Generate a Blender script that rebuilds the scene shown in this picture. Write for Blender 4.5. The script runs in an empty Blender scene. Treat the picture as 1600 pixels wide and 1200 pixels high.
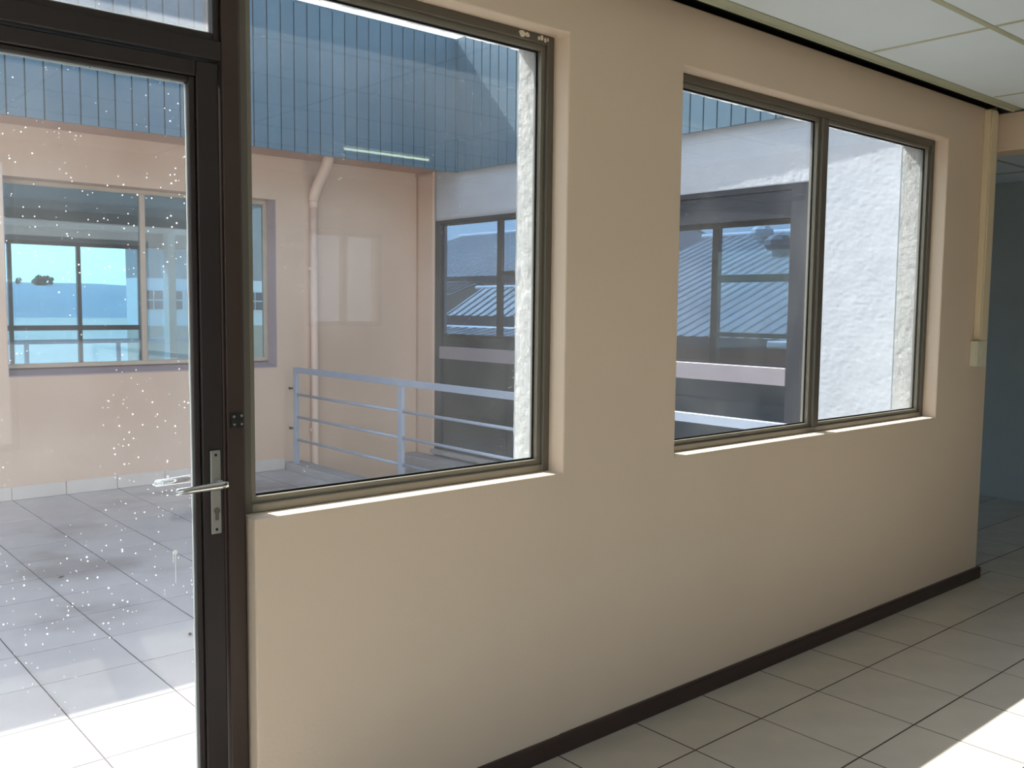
import bpy, bmesh, math, random
from mathutils import Vector, Matrix, noise

random.seed(4)
scene = bpy.context.scene
COL = scene.collection

# ---------------------------------------------------------------- camera
cam_data = bpy.data.cameras.new("camera")
cam = bpy.data.objects.new("camera", cam_data)
COL.objects.link(cam)
RIGHT = Vector((0.75632957, -0.65410684, 0.01047938))
DOWN = Vector((-0.04582072, -0.06894742, -0.99656747))
FWD = Vector((0.65258412, 0.75325327, -0.08211862))
mw = Matrix.Identity(4)
for i in range(3):
    mw[i][0] = RIGHT[i]; mw[i][1] = -DOWN[i]; mw[i][2] = -FWD[i]
mw[0][3], mw[1][3], mw[2][3] = 0.0, -2.291, 1.57
cam.matrix_world = mw
cam_data.sensor_width = 36.0
cam_data.lens = 1457.0 / 1600.0 * 36.0
cam_data.clip_start = 0.05
cam_data.clip_end = 3000
scene.camera = cam

# ---------------------------------------------------------------- sky, sun, exposure
world = bpy.data.worlds.new("world")
scene.world = world
world.use_nodes = True
wn = world.node_tree
wn.nodes.clear()
sky = wn.nodes.new("ShaderNodeTexSky")
sky.sky_type = 'NISHITA'
sky.sun_disc = False
sky.sun_elevation = math.radians(47.4)
sky.sun_rotation = math.radians(-9.6)
sky.air_density = 1.0
sky.dust_density = 1.5
sky.ozone_density = 1.0
bg = wn.nodes.new("ShaderNodeBackground")
bg.inputs["Strength"].default_value = 0.36
wo = wn.nodes.new("ShaderNodeOutputWorld")
hs = wn.nodes.new("ShaderNodeHueSaturation")          # thin summer haze pales the blue all over
hs.inputs["Saturation"].default_value = 0.62
wn.links.new(sky.outputs[0], hs.inputs["Color"])
wn.links.new(hs.outputs[0], bg.inputs[0])
wn.links.new(bg.outputs[0], wo.inputs[0])

SUN_DIR = Vector((0.15, -0.885, -1.0)).normalized()      # the way sunlight travels
sun_data = bpy.data.lights.new("sun", 'SUN')
sun_data.energy = 11.0
sun_data.angle = math.radians(0.53)
sun_data.color = (1.0, 0.955, 0.89)
sun = bpy.data.objects.new("sun", sun_data)
sun.rotation_euler = SUN_DIR.to_track_quat('-Z', 'Y').to_euler()
sun.location = (-5, 12, 20)
COL.objects.link(sun)

scene.view_settings.view_transform = 'Standard'
scene.view_settings.look = 'None'
scene.view_settings.gamma = 1.0
scene.view_settings.use_curve_mapping = False
scene.view_settings.exposure = 0.6
scene.cycles.max_bounces = 12
scene.cycles.diffuse_bounces = 6
scene.cycles.glossy_bounces = 5
scene.cycles.transmission_bounces = 8
scene.cycles.transparent_max_bounces = 32
scene.cycles.sample_clamp_indirect = 12.0

# ---------------------------------------------------------------- materials
def srgb(r, g, b):
    def f(c):
        c /= 255.0
        return c / 12.92 if c <= 0.04045 else ((c + 0.055) / 1.055) ** 2.4
    return (f(r), f(g), f(b), 1.0)

def new_mat(name):
    m = bpy.data.materials.new(name)
    m.use_nodes = True
    nt = m.node_tree
    return m, nt, nt.nodes["Principled BSDF"]

def paint(name, col, rough=0.6, var=0.06, vscale=2.5, bump=0.0, bscale=60.0, metallic=0.0, spec=0.5, rand=0.0, detail=4.0, stain=None, stain_scale=1.3, stain_lo=0.55, stain_hi=0.75):
    """plain coloured surface with a little mottling, relief and per-piece tone"""
    m, nt, bs = new_mat(name)
    N, L = nt.nodes, nt.links
    bs.inputs["Roughness"].default_value = rough
    bs.inputs["Metallic"].default_value = metallic
    bs.inputs["Specular IOR Level"].default_value = spec
    tc = N.new("ShaderNodeTexCoord")
    no = N.new("ShaderNodeTexNoise"); no.inputs["Scale"].default_value = vscale; no.inputs["Detail"].default_value = detail
    L.new(tc.outputs["Object"], no.inputs["Vector"])
    mr = N.new("ShaderNodeMapRange")
    mr.inputs["From Min"].default_value = 0.3; mr.inputs["From Max"].default_value = 0.7
    mr.inputs["To Min"].default_value = 1 - var; mr.inputs["To Max"].default_value = 1 + var
    L.new(no.outputs["Fac"], mr.inputs["Value"])
    val = mr.outputs[0]
    if rand:
        oi = N.new("ShaderNodeObjectInfo")
        m2 = N.new("ShaderNodeMapRange")
        m2.inputs["To Min"].default_value = 1 - rand; m2.inputs["To Max"].default_value = 1 + rand
        L.new(oi.outputs["Random"], m2.inputs["Value"])
        mu = N.new("ShaderNodeMath"); mu.operation = 'MULTIPLY'
        L.new(val, mu.inputs[0]); L.new(m2.outputs[0], mu.inputs[1])
        val = mu.outputs[0]
    hv = N.new("ShaderNodeHueSaturation")
    hv.inputs["Color"].default_value = col
    L.new(val, hv.inputs["Value"])
    out = hv.outputs[0]
    if stain:
        ge = N.new("ShaderNodeNewGeometry")
        n2 = N.new("ShaderNodeTexNoise"); n2.inputs["Scale"].default_value = stain_scale; n2.inputs["Detail"].default_value = 6
        L.new(ge.outputs["Position"], n2.inputs["Vector"])
        r2 = N.new("ShaderNodeMapRange"); r2.interpolation_type = 'SMOOTHSTEP'
        r2.inputs["From Min"].default_value = stain_lo; r2.inputs["From Max"].default_value = stain_hi
        L.new(n2.outputs["Fac"], r2.inputs["Value"])
        mx = N.new("ShaderNodeMix"); mx.data_type = 'RGBA'
        L.new(r2.outputs[0], mx.inputs["Factor"]); L.new(out, mx.inputs["A"]); mx.inputs["B"].default_value = stain
        out = mx.outputs["Result"]
    L.new(out, bs.inputs["Base Color"])
    if bump:
        nb = N.new("ShaderNodeTexNoise"); nb.inputs["Scale"].default_value = bscale; nb.inputs["Detail"].default_value = 5
        L.new(tc.outputs["Object"], nb.inputs["Vector"])
        bp = N.new("ShaderNodeBump"); bp.inputs["Strength"].default_value = bump; bp.inputs["Distance"].default_value = 0.004
        L.new(nb.outputs["Fac"], bp.inputs["Height"])
        L.new(bp.outputs[0], bs.inputs["Normal"])
    return m

def glass(name, tint, haze=0.03, speck=0.0, speck_scale=55.0):
    """window glass: clear tinted transmission, Fresnel reflection and a film of dust with pale specks"""
    m, nt, bs = new_mat(name)
    N, L = nt.nodes, nt.links
    N.remove(bs)
    out = N["Material Output"]
    tr = N.new("ShaderNodeBsdfTransparent"); tr.inputs[0].default_value = tint
    gl = N.new("ShaderNodeBsdfGlossy"); gl.inputs["Roughness"].default_value = 0.0; gl.inputs["Color"].default_value = (1, 1, 1, 1)
    fr = N.new("ShaderNodeFresnel"); 
    ge = N.new("ShaderNodeNewGeometry")          # the far face of the pane reflects like the near one
    io = N.new("ShaderNodeMapRange"); io.inputs["To Min"].default_value = 1.45; io.inputs["To Max"].default_value = 1 / 1.45
    L.new(ge.outputs["Backfacing"], io.inputs["Value"]); L.new(io.outputs[0], fr.inputs["IOR"])
    mx = N.new("ShaderNodeMixShader")
    L.new(fr.outputs[0], mx.inputs[0]); L.new(tr.outputs[0], mx.inputs[1]); L.new(gl.outputs[0], mx.inputs[2])
    df = N.new("ShaderNodeBsdfDiffuse"); df.inputs[0].default_value = (0.85, 0.86, 0.85, 1)
    tl = N.new("ShaderNodeBsdfTranslucent"); tl.inputs[0].default_value = (0.8, 0.82, 0.82, 1)
    dm = N.new("ShaderNodeMixShader"); dm.inputs[0].default_value = 0.5
    L.new(df.outputs[0], dm.inputs[1]); L.new(tl.outputs[0], dm.inputs[2])
    tc = N.new("ShaderNodeTexCoord")
    no = N.new("ShaderNodeTexNoise"); no.inputs["Scale"].default_value = 2.2; no.inputs["Detail"].default_value = 5
    L.new(tc.outputs["Object"], no.inputs["Vector"])
    mr = N.new("ShaderNodeMapRange")
    mr.inputs["From Min"].default_value = 0.35; mr.inputs["From Max"].default_value = 0.7
    mr.inputs["To Min"].default_value = haze * 0.4; mr.inputs["To Max"].default_value = haze * 1.5
    L.new(no.outputs["Fac"], mr.inputs["Value"])
    fac = mr.outputs[0]
    if speck:
        vo = N.new("ShaderNodeTexVoronoi"); vo.inputs["Scale"].default_value = speck_scale
        L.new(tc.outputs["Object"], vo.inputs["Vector"])
        sep = N.new("ShaderNodeSeparateColor")
        L.new(vo.outputs["Color"], sep.inputs[0])
        # radius of each speck differs; most cells carry none
        rr = N.new("ShaderNodeMapRange")
        rr.inputs["From Min"].default_value = 0.62; rr.inputs["From Max"].default_value = 1.0
        rr.inputs["To Min"].default_value = 0.0; rr.inputs["To Max"].default_value = 0.19
        L.new(sep.outputs[0], rr.inputs["Value"])
        lt = N.new("ShaderNodeMath"); lt.operation = 'LESS_THAN'
        L.new(vo.outputs["Distance"], lt.inputs[0]); L.new(rr.outputs[0], lt.inputs[1])
        n3 = N.new("ShaderNodeTexNoise"); n3.inputs["Scale"].default_value = 3.0
        L.new(tc.outputs["Object"], n3.inputs["Vector"])
        g3 = N.new("ShaderNodeMapRange"); g3.inputs["From Min"].default_value = 0.4; g3.inputs["From Max"].default_value = 0.6
        g3.inputs["To Min"].default_value = 0.05; g3.inputs["To Max"].default_value = 1.0
        L.new(n3.outputs["Fac"], g3.inputs["Value"])
        mu = N.new("ShaderNodeMath"); mu.operation = 'MULTIPLY'; L.new(lt.outputs[0], mu.inputs[0]); L.new(g3.outputs[0], mu.inputs[1])
        m3 = N.new("ShaderNodeMath"); m3.operation = 'MULTIPLY'; m3.inputs[1].default_value = speck; L.new(mu.outputs[0], m3.inputs[0])
        ad = N.new("ShaderNodeMath"); ad.operation = 'ADD'; ad.use_clamp = True
        L.new(fac, ad.inputs[0]); L.new(m3.outputs[0], ad.inputs[1])
        fac = ad.outputs[0]
    fm = N.new("ShaderNodeMixShader")
    L.new(fac, fm.inputs[0]); L.new(mx.outputs[0], fm.inputs[1]); L.new(dm.outputs[0], fm.inputs[2])
    L.new(fm.outputs[0], out.inputs[0])
    return m

def emit(name, col, s):
    m, nt, bs = new_mat(name)
    bs.inputs["Emission Color"].default_value = col
    bs.inputs["Emission Strength"].default_value = s
    bs.inputs["Base Color"].default_value = col
    return m

M = {}
M['wall_in'] = paint("cream_wall_paint", srgb(216, 195, 173), 0.55, 0.025, 1.2, 0.10, 90, spec=0.35)
M['wall_far'] = paint("pale_blue_grey_wall_paint", srgb(166, 174, 170), 0.6, 0.05, 2.0, 0.08, 70)
M['pink'] = paint("pink_beige_render", srgb(200, 172, 152), 0.8, 0.03, 0.9, 0.15, 110, spec=0.2)
M['white_plaster'] = paint("rough_white_plaster", srgb(176, 177, 182), 0.85, 0.04, 5.0, 0.22, 28, spec=0.15)
M['outer'] = paint("rough_pale_outer_plaster", srgb(214, 214, 213), 0.85, 0.05, 6.0, 0.8, 34, spec=0.15)
M['mauve'] = paint("mauve_grey_reveal_paint", srgb(160, 140, 146), 0.75, 0.05, 3.0, 0.1, 80, spec=0.2)
M['soffit'] = paint("brown_soffit_board", srgb(176, 138, 118), 0.75, 0.05, 2.0)
M['board'] = paint("blue_grey_painted_board", srgb(80, 104, 119), 0.5, 0.05, 3.0, 0.05, 40, rand=0.05, spec=0.3)
M['board_back'] = paint("dark_board_gap", srgb(30, 44, 56), 0.8)
M['tile_in'] = paint("glazed_beige_floor_tile", srgb(194, 186, 174), 0.22, 0.05, 6.0, 0.03, 30, rand=0.03)
M['grout_in'] = paint("dark_floor_grout", srgb(62, 54, 46), 0.9)
M['tile_out'] = paint("grey_terrace_tile", srgb(176, 172, 172), 0.38, 0.06, 5.0, 0.06, 40, rand=0.035, stain=srgb(136, 130, 130), stain_scale=0.9, stain_lo=0.52, stain_hi=0.68)
M['grout_out'] = paint("grey_terrace_grout", srgb(70, 62, 60), 0.9)
M['skirt_tile'] = paint("pale_skirting_tile", srgb(196, 186, 180), 0.35, 0.05, 5.0, rand=0.03)
M['concrete'] = paint("grey_concrete", srgb(150, 146, 148), 0.85, 0.08, 5.0, 0.2, 50)
M['ceil'] = paint("white_ceiling_board", srgb(220, 229, 233), 0.8, 0.015, 3.0, 0.05, 120, rand=0.012)
M['tbar'] = paint("aged_cream_metal_grid", srgb(176, 176, 150), 0.5, 0.05, 8.0)
M['trim'] = paint("grey_green_metal_edge_trim", srgb(168, 170, 146), 0.45, 0.05, 8.0)
M['black'] = paint("black_backing_and_shade", srgb(18, 17, 17), 0.9)
M['base'] = paint("dark_brown_wood_skirting", srgb(58, 42, 38), 0.4, 0.12, 9.0, 0.05, 50)
M['bronze'] = paint("dark_bronze_aluminium", srgb(44, 36, 35), 0.42, 0.06, 6.0, metallic=0.25)
M['bronze2'] = paint("brown_bronze_aluminium", srgb(62, 48, 42), 0.42, 0.06, 6.0, metallic=0.25)
M['alu'] = paint("olive_grey_aluminium", srgb(128, 122, 109), 0.4, 0.025, 4.0, metallic=0.35)
M['alu_dark'] = paint("dark_olive_aluminium", srgb(100, 94, 85), 0.45, 0.025, 4.0, metallic=0.3)
M['gasket'] = paint("black_rubber_gasket", srgb(14, 14, 15), 0.7)
M['sealant'] = paint("white_glazing_sealant", srgb(228, 228, 224), 0.6, 0.05, 20)
M['chip'] = paint("flaked_white_paint", srgb(222, 212, 196), 0.7)
M['chrome'] = paint("polished_chrome", srgb(214, 216, 220), 0.12, 0.02, 5, metallic=1.0)
M['satin'] = paint("satin_steel_plate", srgb(168, 168, 162), 0.35, 0.03, 5, metallic=0.8)
M['screw'] = paint("steel_screw", srgb(190, 188, 180), 0.3, 0.03, 5, metallic=0.9)
M['rail'] = paint("blue_grey_painted_steel", srgb(148, 156, 172), 0.4, 0.05, 6.0, metallic=0.1)
M['pipe'] = paint("cream_painted_downpipe", srgb(214, 184, 166), 0.5, 0.05, 4.0)
M['winframe'] = paint("tan_aluminium", srgb(176, 158, 140), 0.5, 0.05, 4.0)
M['darkframe'] = paint("charcoal_shopfront_aluminium", srgb(46, 46, 54), 0.4, 0.05, 4.0, metallic=0.2)
M['band'] = paint("mauve_grey_rail_panel", srgb(142, 132, 138), 0.5, 0.04, 4.0)
M['room_wall'] = paint("grey_room_paint", srgb(150, 150, 150), 0.8, 0.04)
M['room_floor'] = paint("dull_brown_room_floor", srgb(110, 100, 92), 0.6, 0.08)
M['trunk'] = paint("cream_trunking_plastic", srgb(222, 204, 172), 0.4, 0.02)
M['switch'] = paint("ivory_switch_plastic", srgb(214, 208, 186), 0.35, 0.02)
M['glass_door'] = glass("dusty_door_glass", (0.93, 0.96, 0.97, 1), 0.03, 1.0, 85)
M['glass_light'] = glass('grimy_toplight_glass', (0.9, 0.93, 0.96, 1), 0.16, 0.6, 90)
M['glass_win'] = glass("window_glass", (0.90, 0.94, 0.95, 1), 0.018, 0.25, 110)
M['glass_far'] = glass("blue_tinted_window_glass", (0.64, 0.79, 0.88, 1), 0.012)
M['glass_shop'] = glass("smoked_shopfront_glass", (0.58, 0.655, 0.74, 1), 0.012)
M['roof_sheet'] = paint("pale_corrugated_steel", srgb(206, 208, 205), 0.5, 0.10, 0.6, metallic=0.2)
M['roof_dark'] = paint("weathered_corrugated_steel", srgb(116, 118, 118), 0.6, 0.12, 0.8, metallic=0.2)
M['fascia'] = paint("dark_fascia_board", srgb(58, 56, 60), 0.7)
M['brick'] = paint("red_brick", srgb(132, 70, 58), 0.85, 0.12, 5.0)
M['white_wall'] = paint("white_wall_paint", srgb(226, 224, 216), 0.8, 0.04)
M['beige_wall'] = paint("beige_wall_paint", srgb(186, 170, 146), 0.8, 0.05)
M['grey_wall'] = paint("grey_upper_wall_paint", srgb(150, 148, 142), 0.8, 0.05)
M['slate'] = paint('slate_grey_wall_paint', srgb(112, 116, 128), 0.8, 0.05)
M['pane_dark'] = paint("dark_window_pane", srgb(60, 66, 72), 0.15)
M['ground'] = paint("dry_grass_ground", srgb(146, 136, 120), 0.95, 0.15, 0.05)
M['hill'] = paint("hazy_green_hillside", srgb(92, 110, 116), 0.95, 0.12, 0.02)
M['leaf'] = paint("tree_foliage", srgb(62, 76, 50), 0.9, 0.2, 2.0)
M['bark'] = paint("tree_bark", srgb(84, 68, 54), 0.9)
M['dry_leaf'] = paint("dry_brown_leaf", srgb(70, 52, 38), 0.8)
M['batten'] = paint("white_enamel_fitting", srgb(220, 220, 212), 0.4, 0.02)
M['tube'] = emit("added_lit_tube", (0.86, 1.0, 0.70, 1), 5.0)

# ---------------------------------------------------------------- builders
def link(name, me, m=None, parent=None):
    o = bpy.data.objects.new(name, me)
    if m and not me.materials:
        me.materials.append(m)
    COL.objects.link(o)
    if parent:
        o.parent = parent
    return o

def tag(o, label=None, cat=None, group=None, kind=None):
    if label: o['label'] = label
    if cat: o['category'] = cat
    if group: o['group'] = group
    if kind: o['kind'] = kind
    return o

def empty(name, loc=(0, 0, 0)):
    o = bpy.data.objects.new(name, None)
    o.location = loc
    o.empty_display_size = 0.1
    COL.objects.link(o)
    return o

def add_box(bm, x0, x1, y0, y1, z0, z1):
    vs = [bm.verts.new(p) for p in ((x0, y0, z0), (x1, y0, z0), (x1, y1, z0), (x0, y1, z0), (x0, y0, z1), (x1, y0, z1), (x1, y1, z1), (x0, y1, z1))]
    for f in ((3, 2, 1, 0), (4, 5, 6, 7), (0, 1, 5, 4), (1, 2, 6, 5), (2, 3, 7, 6), (3, 0, 4, 7)):
        bm.faces.new([vs[i] for i in f])

def finish(bm, name, m, parent=None, bevel=0.0, seg=1, smooth=False):
    if bevel:
        bmesh.ops.bevel(bm, geom=bm.edges[:], offset=bevel, segments=seg, affect='EDGES', profile=0.7)
    me = bpy.data.meshes.new(name)
    bmesh.ops.recalc_face_normals(bm, faces=bm.faces[:])
    bm.to_mesh(me); bm.free()
    if smooth:
        for p in me.polygons: p.use_smooth = True
    return link(name, me, m, parent)

def box(name, x0, x1, y0, y1, z0, z1, m, parent=None, bevel=0.0, seg=1):
    bm = bmesh.new()
    add_box(bm, min(x0, x1), max(x0, x1), min(y0, y1), max(y0, y1), min(z0, z1), max(z0, z1))
    return finish(bm, name, m, parent, bevel, seg)

def tube(name, pts, r, m, parent=None, n=10, smooth=True, caps=True, square=False):
    """round (or square) bar swept along a list of points"""
    bm = bmesh.new()
    rings = []
    pts = [Vector(p) for p in pts]
    if square: n = 4
    rr = r if isinstance(r, (list, tuple)) else [r] * len(pts)
    for i, p in enumerate(pts):
        d = (pts[min(i + 1, len(pts) - 1)] - pts[max(i - 1, 0)]).normalized()
        up = Vector((1, 0, 0)) if abs(d.x) < 0.8 else Vector((0, 0, 1))
        a = d.cross(up).normalized(); b = d.cross(a).normalized()
        ring = []
        for k in range(n):
            t = 2 * math.pi * (k + (0.5 if square else 0)) / n
            ring.append(bm.verts.new(p + a * math.cos(t) * rr[i] + b * math.sin(t) * rr[i]))
        rings.append(ring)
    for i in range(len(rings) - 1):
        for k in range(n):
            bm.faces.new((rings[i][k], rings[i][(k + 1) % n], rings[i + 1][(k + 1) % n], rings[i + 1][k]))
    if caps:
        bm.faces.new(rings[0][::-1]); bm.faces.new(rings[-1])
    return finish(bm, name, m, parent, smooth=smooth and not square)

def prism(name, prof, axis, a0, a1, m, parent=None):
    """extrude a closed 2-D profile: axis 'x' takes (y,z) points, 'y' takes (x,z), 'z' takes (x,y)"""
    bm = bmesh.new()
    def P(u, v, a):
        return {'x': (a, u, v), 'y': (u, a, v), 'z': (u, v, a)}[axis]
    A = [bm.verts.new(P(u, v, a0)) for u, v in prof]
    B = [bm.verts.new(P(u, v, a1)) for u, v in prof]
    n = len(prof)
    bm.faces.new(A); bm.faces.new(B[::-1])
    for i in range(n):
        bm.faces.new((A[i], A[(i + 1) % n], B[(i + 1) % n], B[i]))
    return finish(bm, name, m, parent)

def wall_xz(name, xs, zs, holes, y0, y1, m, parent=None, axis='x', bevel=0.006, fn=None):
    """wall of one piece with openings; xs, zs are breaks, holes the empty (i,j) cells"""
    bm = bmesh.new()
    vd = {}
    def V(i, j, k):
        key = (i, j, k)
        if key not in vd:
            a, z, d = xs[i], zs[j], (y0, y1)[k]
            vd[key] = bm.verts.new((a, d, z) if axis == 'x' else (d, a, z))
        return vd[key]
    nx, nz = len(xs) - 1, len(zs) - 1
    solid = lambda i, j: 0 <= i < nx and 0 <= j < nz and (i, j) not in holes
    for i in range(nx):
        for j in range(nz):
            if not solid(i, j): continue
            for k in (0, 1):
                bm.faces.new((V(i, j, k), V(i + 1, j, k), V(i + 1, j + 1, k), V(i, j + 1, k)))
            if not solid(i - 1, j): bm.faces.new((V(i, j, 0), V(i, j + 1, 0), V(i, j + 1, 1), V(i, j, 1)))
            if not solid(i + 1, j): bm.faces.new((V(i + 1, j, 0), V(i + 1, j + 1, 0), V(i + 1, j + 1, 1), V(i + 1, j, 1)))
            if not solid(i, j - 1): bm.faces.new((V(i, j, 0), V(i + 1, j, 0), V(i + 1, j, 1), V(i, j, 1)))
            if not solid(i, j + 1): bm.faces.new((V(i, j + 1, 0), V(i + 1, j + 1, 0), V(i + 1, j + 1, 1), V(i, j + 1, 1)))
    o = finish(bm, name, m, parent)
    if bevel:
        md = o.modifiers.new("edge", 'BEVEL'); md.width = bevel; md.segments = 2; md.limit_method = 'ANGLE'; md.angle_limit = math.radians(40)
    return o

def struct(o, label, cat):
    return tag(o, label, cat, kind='structure')

def frame_rect(parent, x0, x1, z0, z1, y0, y1, w, m, name='frame', axis='x', bevel=0.003, sides='LRTB'):
    """four separate members round an opening"""
    def B(n, a0, a1, zz0, zz1):
        if axis == 'x': return box(n, a0, a1, y0, y1, zz0, zz1, m, parent, bevel)
        return box(n, y0, y1, a0, a1, zz0, zz1, m, parent, bevel)
    if 'L' in sides: B(name + '_jamb', x0, x0 + w, z0, z1)
    if 'R' in sides: B(name + '_jamb', x1 - w, x1, z0, z1)
    if 'T' in sides: B(name + '_head', x0 + w, x1 - w, z1 - w, z1)
    if 'B' in sides: B(name + '_sill', x0 + w, x1 - w, z0, z0 + w)

def ring_rect(name, x0, x1, z0, z1, y0, y1, w, m, parent):
    """a thin closed rim (bead, gasket) as one part"""
    return wall_xz(name, [x0, x0 + w, x1 - w, x1], [z0, z0 + w, z1 - w, z1], {(1, 1)}, y0, y1, m, parent, bevel=0)

def tile_mesh(w, d, h, ch=0.001):
    bm = bmesh.new()
    lo = [bm.verts.new((x, y, 0)) for x, y in ((0, 0), (w, 0), (w, d), (0, d))]
    mi = [bm.verts.new((x, y, h - ch)) for x, y in ((0, 0), (w, 0), (w, d), (0, d))]
    hi = [bm.verts.new((x, y, h)) for x, y in ((ch, ch), (w - ch, ch), (w - ch, d - ch), (ch, d - ch))]
    bm.faces.new(lo[::-1]); bm.faces.new(hi)
    for i in range(4):
        j = (i + 1) % 4
        bm.faces.new((lo[i], lo[j], mi[j], mi[i])); bm.faces.new((mi[i], mi[j], hi[j], hi[i]))
    me = bpy.data.meshes.new("tile"); bm.to_mesh(me); bm.free()
    return me

def tiling(parent, xs, ys, ztop, m, keep, h=0.01, gap=0.006, restname='tile_field'):
    """lay tiles between line lists; those for which keep() holds are pieces, the others one stuff part"""
    cache = {}
    rest = bmesh.new(); nrest = 0
    for i in range(len(xs) - 1):
        for j in range(len(ys) - 1):
            x0, x1, y0, y1 = xs[i] + gap / 2, xs[i + 1] - gap / 2, ys[j] + gap / 2, ys[j + 1] - gap / 2
            if x1 - x0 < 0.012 or y1 - y0 < 0.012: continue
            if keep((x0 + x1) / 2, (y0 + y1) / 2):
                key = (round(x1 - x0, 4), round(y1 - y0, 4))
                if key not in cache:
                    cache[key] = tile_mesh(key[0], key[1], h); cache[key].materials.append(m)
                o = link('tile', cache[key], None, parent)
                o.location = (x0, y0, ztop - h + random.uniform(-0.0006, 0.0006))
            else:
                add_box(rest, x0, x1, y0, y1, ztop - h, ztop); nrest += 1
    if nrest:
        o = finish(rest, restname, m, parent)
        o['kind'] = 'stuff'
    else:
        rest.free()

def lines(base, pitch, lo, hi):
    k0 = math.ceil((lo - base) / pitch + 1e-6)
    out = [lo]
    v = base + k0 * pitch
    while v < hi - 1e-4:
        out.append(v); v += pitch
    out.append(hi)
    return out

P = 0.405                       # tile pitch
END = 5.64                      # end of the window wall
FAR = 8.25                      # far wall of the side room
XW = 5.684                      # shopfront wall plane
YF = 5.81                       # wall across the terrace
XC, YC, ZCB, ZCT = 5.605, 5.056, 2.873, 4.126   # cladding planes, bottom, top
YB = -4.9                       # back wall
XL = -3.2                       # left wall
CZ = 2.70                       # ceiling

# ================================================================ SETTING
# ---- indoor floor
fl = struct(box('floor', XL, FAR, YB, 0.0, -0.14, -0.001, M['grout_in']), 'pale glazed square floor tiles with dark grout inside the room', 'floor')
XS = 3.42 + 6 * P
xs = lines(3.42, P, XL, XS); ys = lines(-0.30, P, YB, 0.0)
tiling(fl, lines(3.42, P, XS, FAR), lines(-0.30, P, YB, -0.30), 0.0, M['tile_in'], lambda x, y: y > -2.2)
tiling(fl, xs, ys, 0.0, M['tile_in'], lambda x, y: x > 1.9 and y > -2.2 and x < 8.3)
flb = struct(box('floor_side_room', 5.70, FAR, 0.0, 9.2, -0.14, -0.001, M['grout_in']), 'tiled floor of the side room past the end of the window wall', 'floor')
tiling(flb, [5.70, XS], lines(-0.30, P, 0.0, 9.2), 0.0, M['tile_in'], lambda x, y: y < 1.8)
tiling(flb, lines(3.42, P, XS, FAR), lines(-0.30, P, -0.30, 9.2), 0.0, M['tile_in'], lambda x, y: y < 1.8)

# ---- window wall
xsW = [XL, 0.0, 1.086, 2.222, 2.822, 5.022, END]
zsW = [0.0, 1.0, 2.48, 2.702]
w = wall_xz('wall_front', xsW, zsW, {(1, 0), (1, 1), (2, 1), (4, 1)}, 0.0, 0.232, M['wall_in'])
struct(w, 'cream painted wall with a door and two windows onto the terrace', 'wall')
# the outside skin of the same wall, rough pale plaster: reveals show through the panes
def outer_skin():
    bm = bmesh.new()
    Y0, Y1 = 0.232, 0.25
    t = 0.014
    # sheet round the openings
    X = [XL, 0.0, 1.086, 2.222, 2.822, 5.022, 5.655]; Z = [-3.5, 0.0, 1.0, 2.48, 2.86]
    hole = {(1, 1), (1, 2), (2, 2), (4, 2)}
    for i in range(len(X) - 1):
        for j in range(len(Z) - 1):
            if (i, j) not in hole: add_box(bm, X[i], X[i + 1], Y0, Y1, Z[j], Z[j + 1])
    return finish(bm, 'outer_plaster', M['outer'], w)
outer_skin()
def lining(x0, x1, z0, z1, sides, nm='reveal_plaster'):
    """rough plaster lining of an outside reveal, relief modelled"""
    for s in sides:
        bm = bmesh.new()
        ya, yb = 0.128, 0.252
        ny = 14
        L = (z1 - z0) if s in 'LR' else (x1 - x0)
        nl = int(L / 0.009)
        g = []
        for a in range(nl + 1):
            row = []
            for b in range(ny + 1):
                y = ya + (yb - ya) * b / ny
                u = L * a / nl
                n = noise.noise(Vector((y * 55, u * 16, x1 * 7))) + 0.6 * noise.noise(Vector((y * 120, u * 50, x0 * 3)))
                d = 0.008 + 0.0024 * n
                if b == 0: d = 0.004
                if s == 'R': p = (x1 - d, y, z0 + u)
                elif s == 'L': p = (x0 + d, y, z0 + u)
                elif s == 'T': p = (x0 + u, y, z1 - d)
                else: p = (x0 + u, y, z0 + d * 0.6 + (0.012 * (1 - b / ny)))
                row.append(bm.verts.new(p))
            g.append(row)
        for a in range(nl):
            for b in range(ny):
                bm.faces.new((g[a][b], g[a + 1][b], g[a + 1][b + 1], g[a][b + 1]))
        bmesh.ops.solidify(bm, geom=bm.faces[:], thickness=0.0005)
        finish(bm, nm, M['outer'], w, smooth=True)
lining(1.086, 2.222, 1.0, 2.48, 'RTB')
lining(2.822, 5.022, 1.0, 2.48, 'LRTB')
# slightly recessed tone line under the first window: a separate skim of plaster on the pier side
box('plaster_skim', 1.0865, 2.222, -0.0025, 0.0, 0.0, 1.0, M['wall_in'], w, 0.001)
upper = struct(box('wall_front_upper', XL, END, 0.10, 0.25, 2.70, 3.05, M['black']), 'black block painting in the dark void above the window wall', 'wall')  # darkness of the void painted in as black

# ---- inside end of the wall, header across the passage
hd = struct(box('wall_passage_header', END + 0.001, END + 0.2, YB, 0.119, 2.485, CZ - 0.002, M['wall_in'], None, 0.004), 'cream header over the passage to the side room', 'wall')
box('edge_trim', END - 0.010, END, YB, -0.14, 2.64, CZ - 0.004, M['ceil'], hd)
# return of the wall behind its end
sr = struct(box('wall_side_return', 5.74, 5.90, 0.12, 1.16, 0.0, 2.80, M['wall_in']), 'cream wall between the passage and the shopfront', 'wall')
box('corner_fill', 5.660, 5.739, 0.12, 0.2315, 0.0, 2.80, M['wall_in'], sr)
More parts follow.
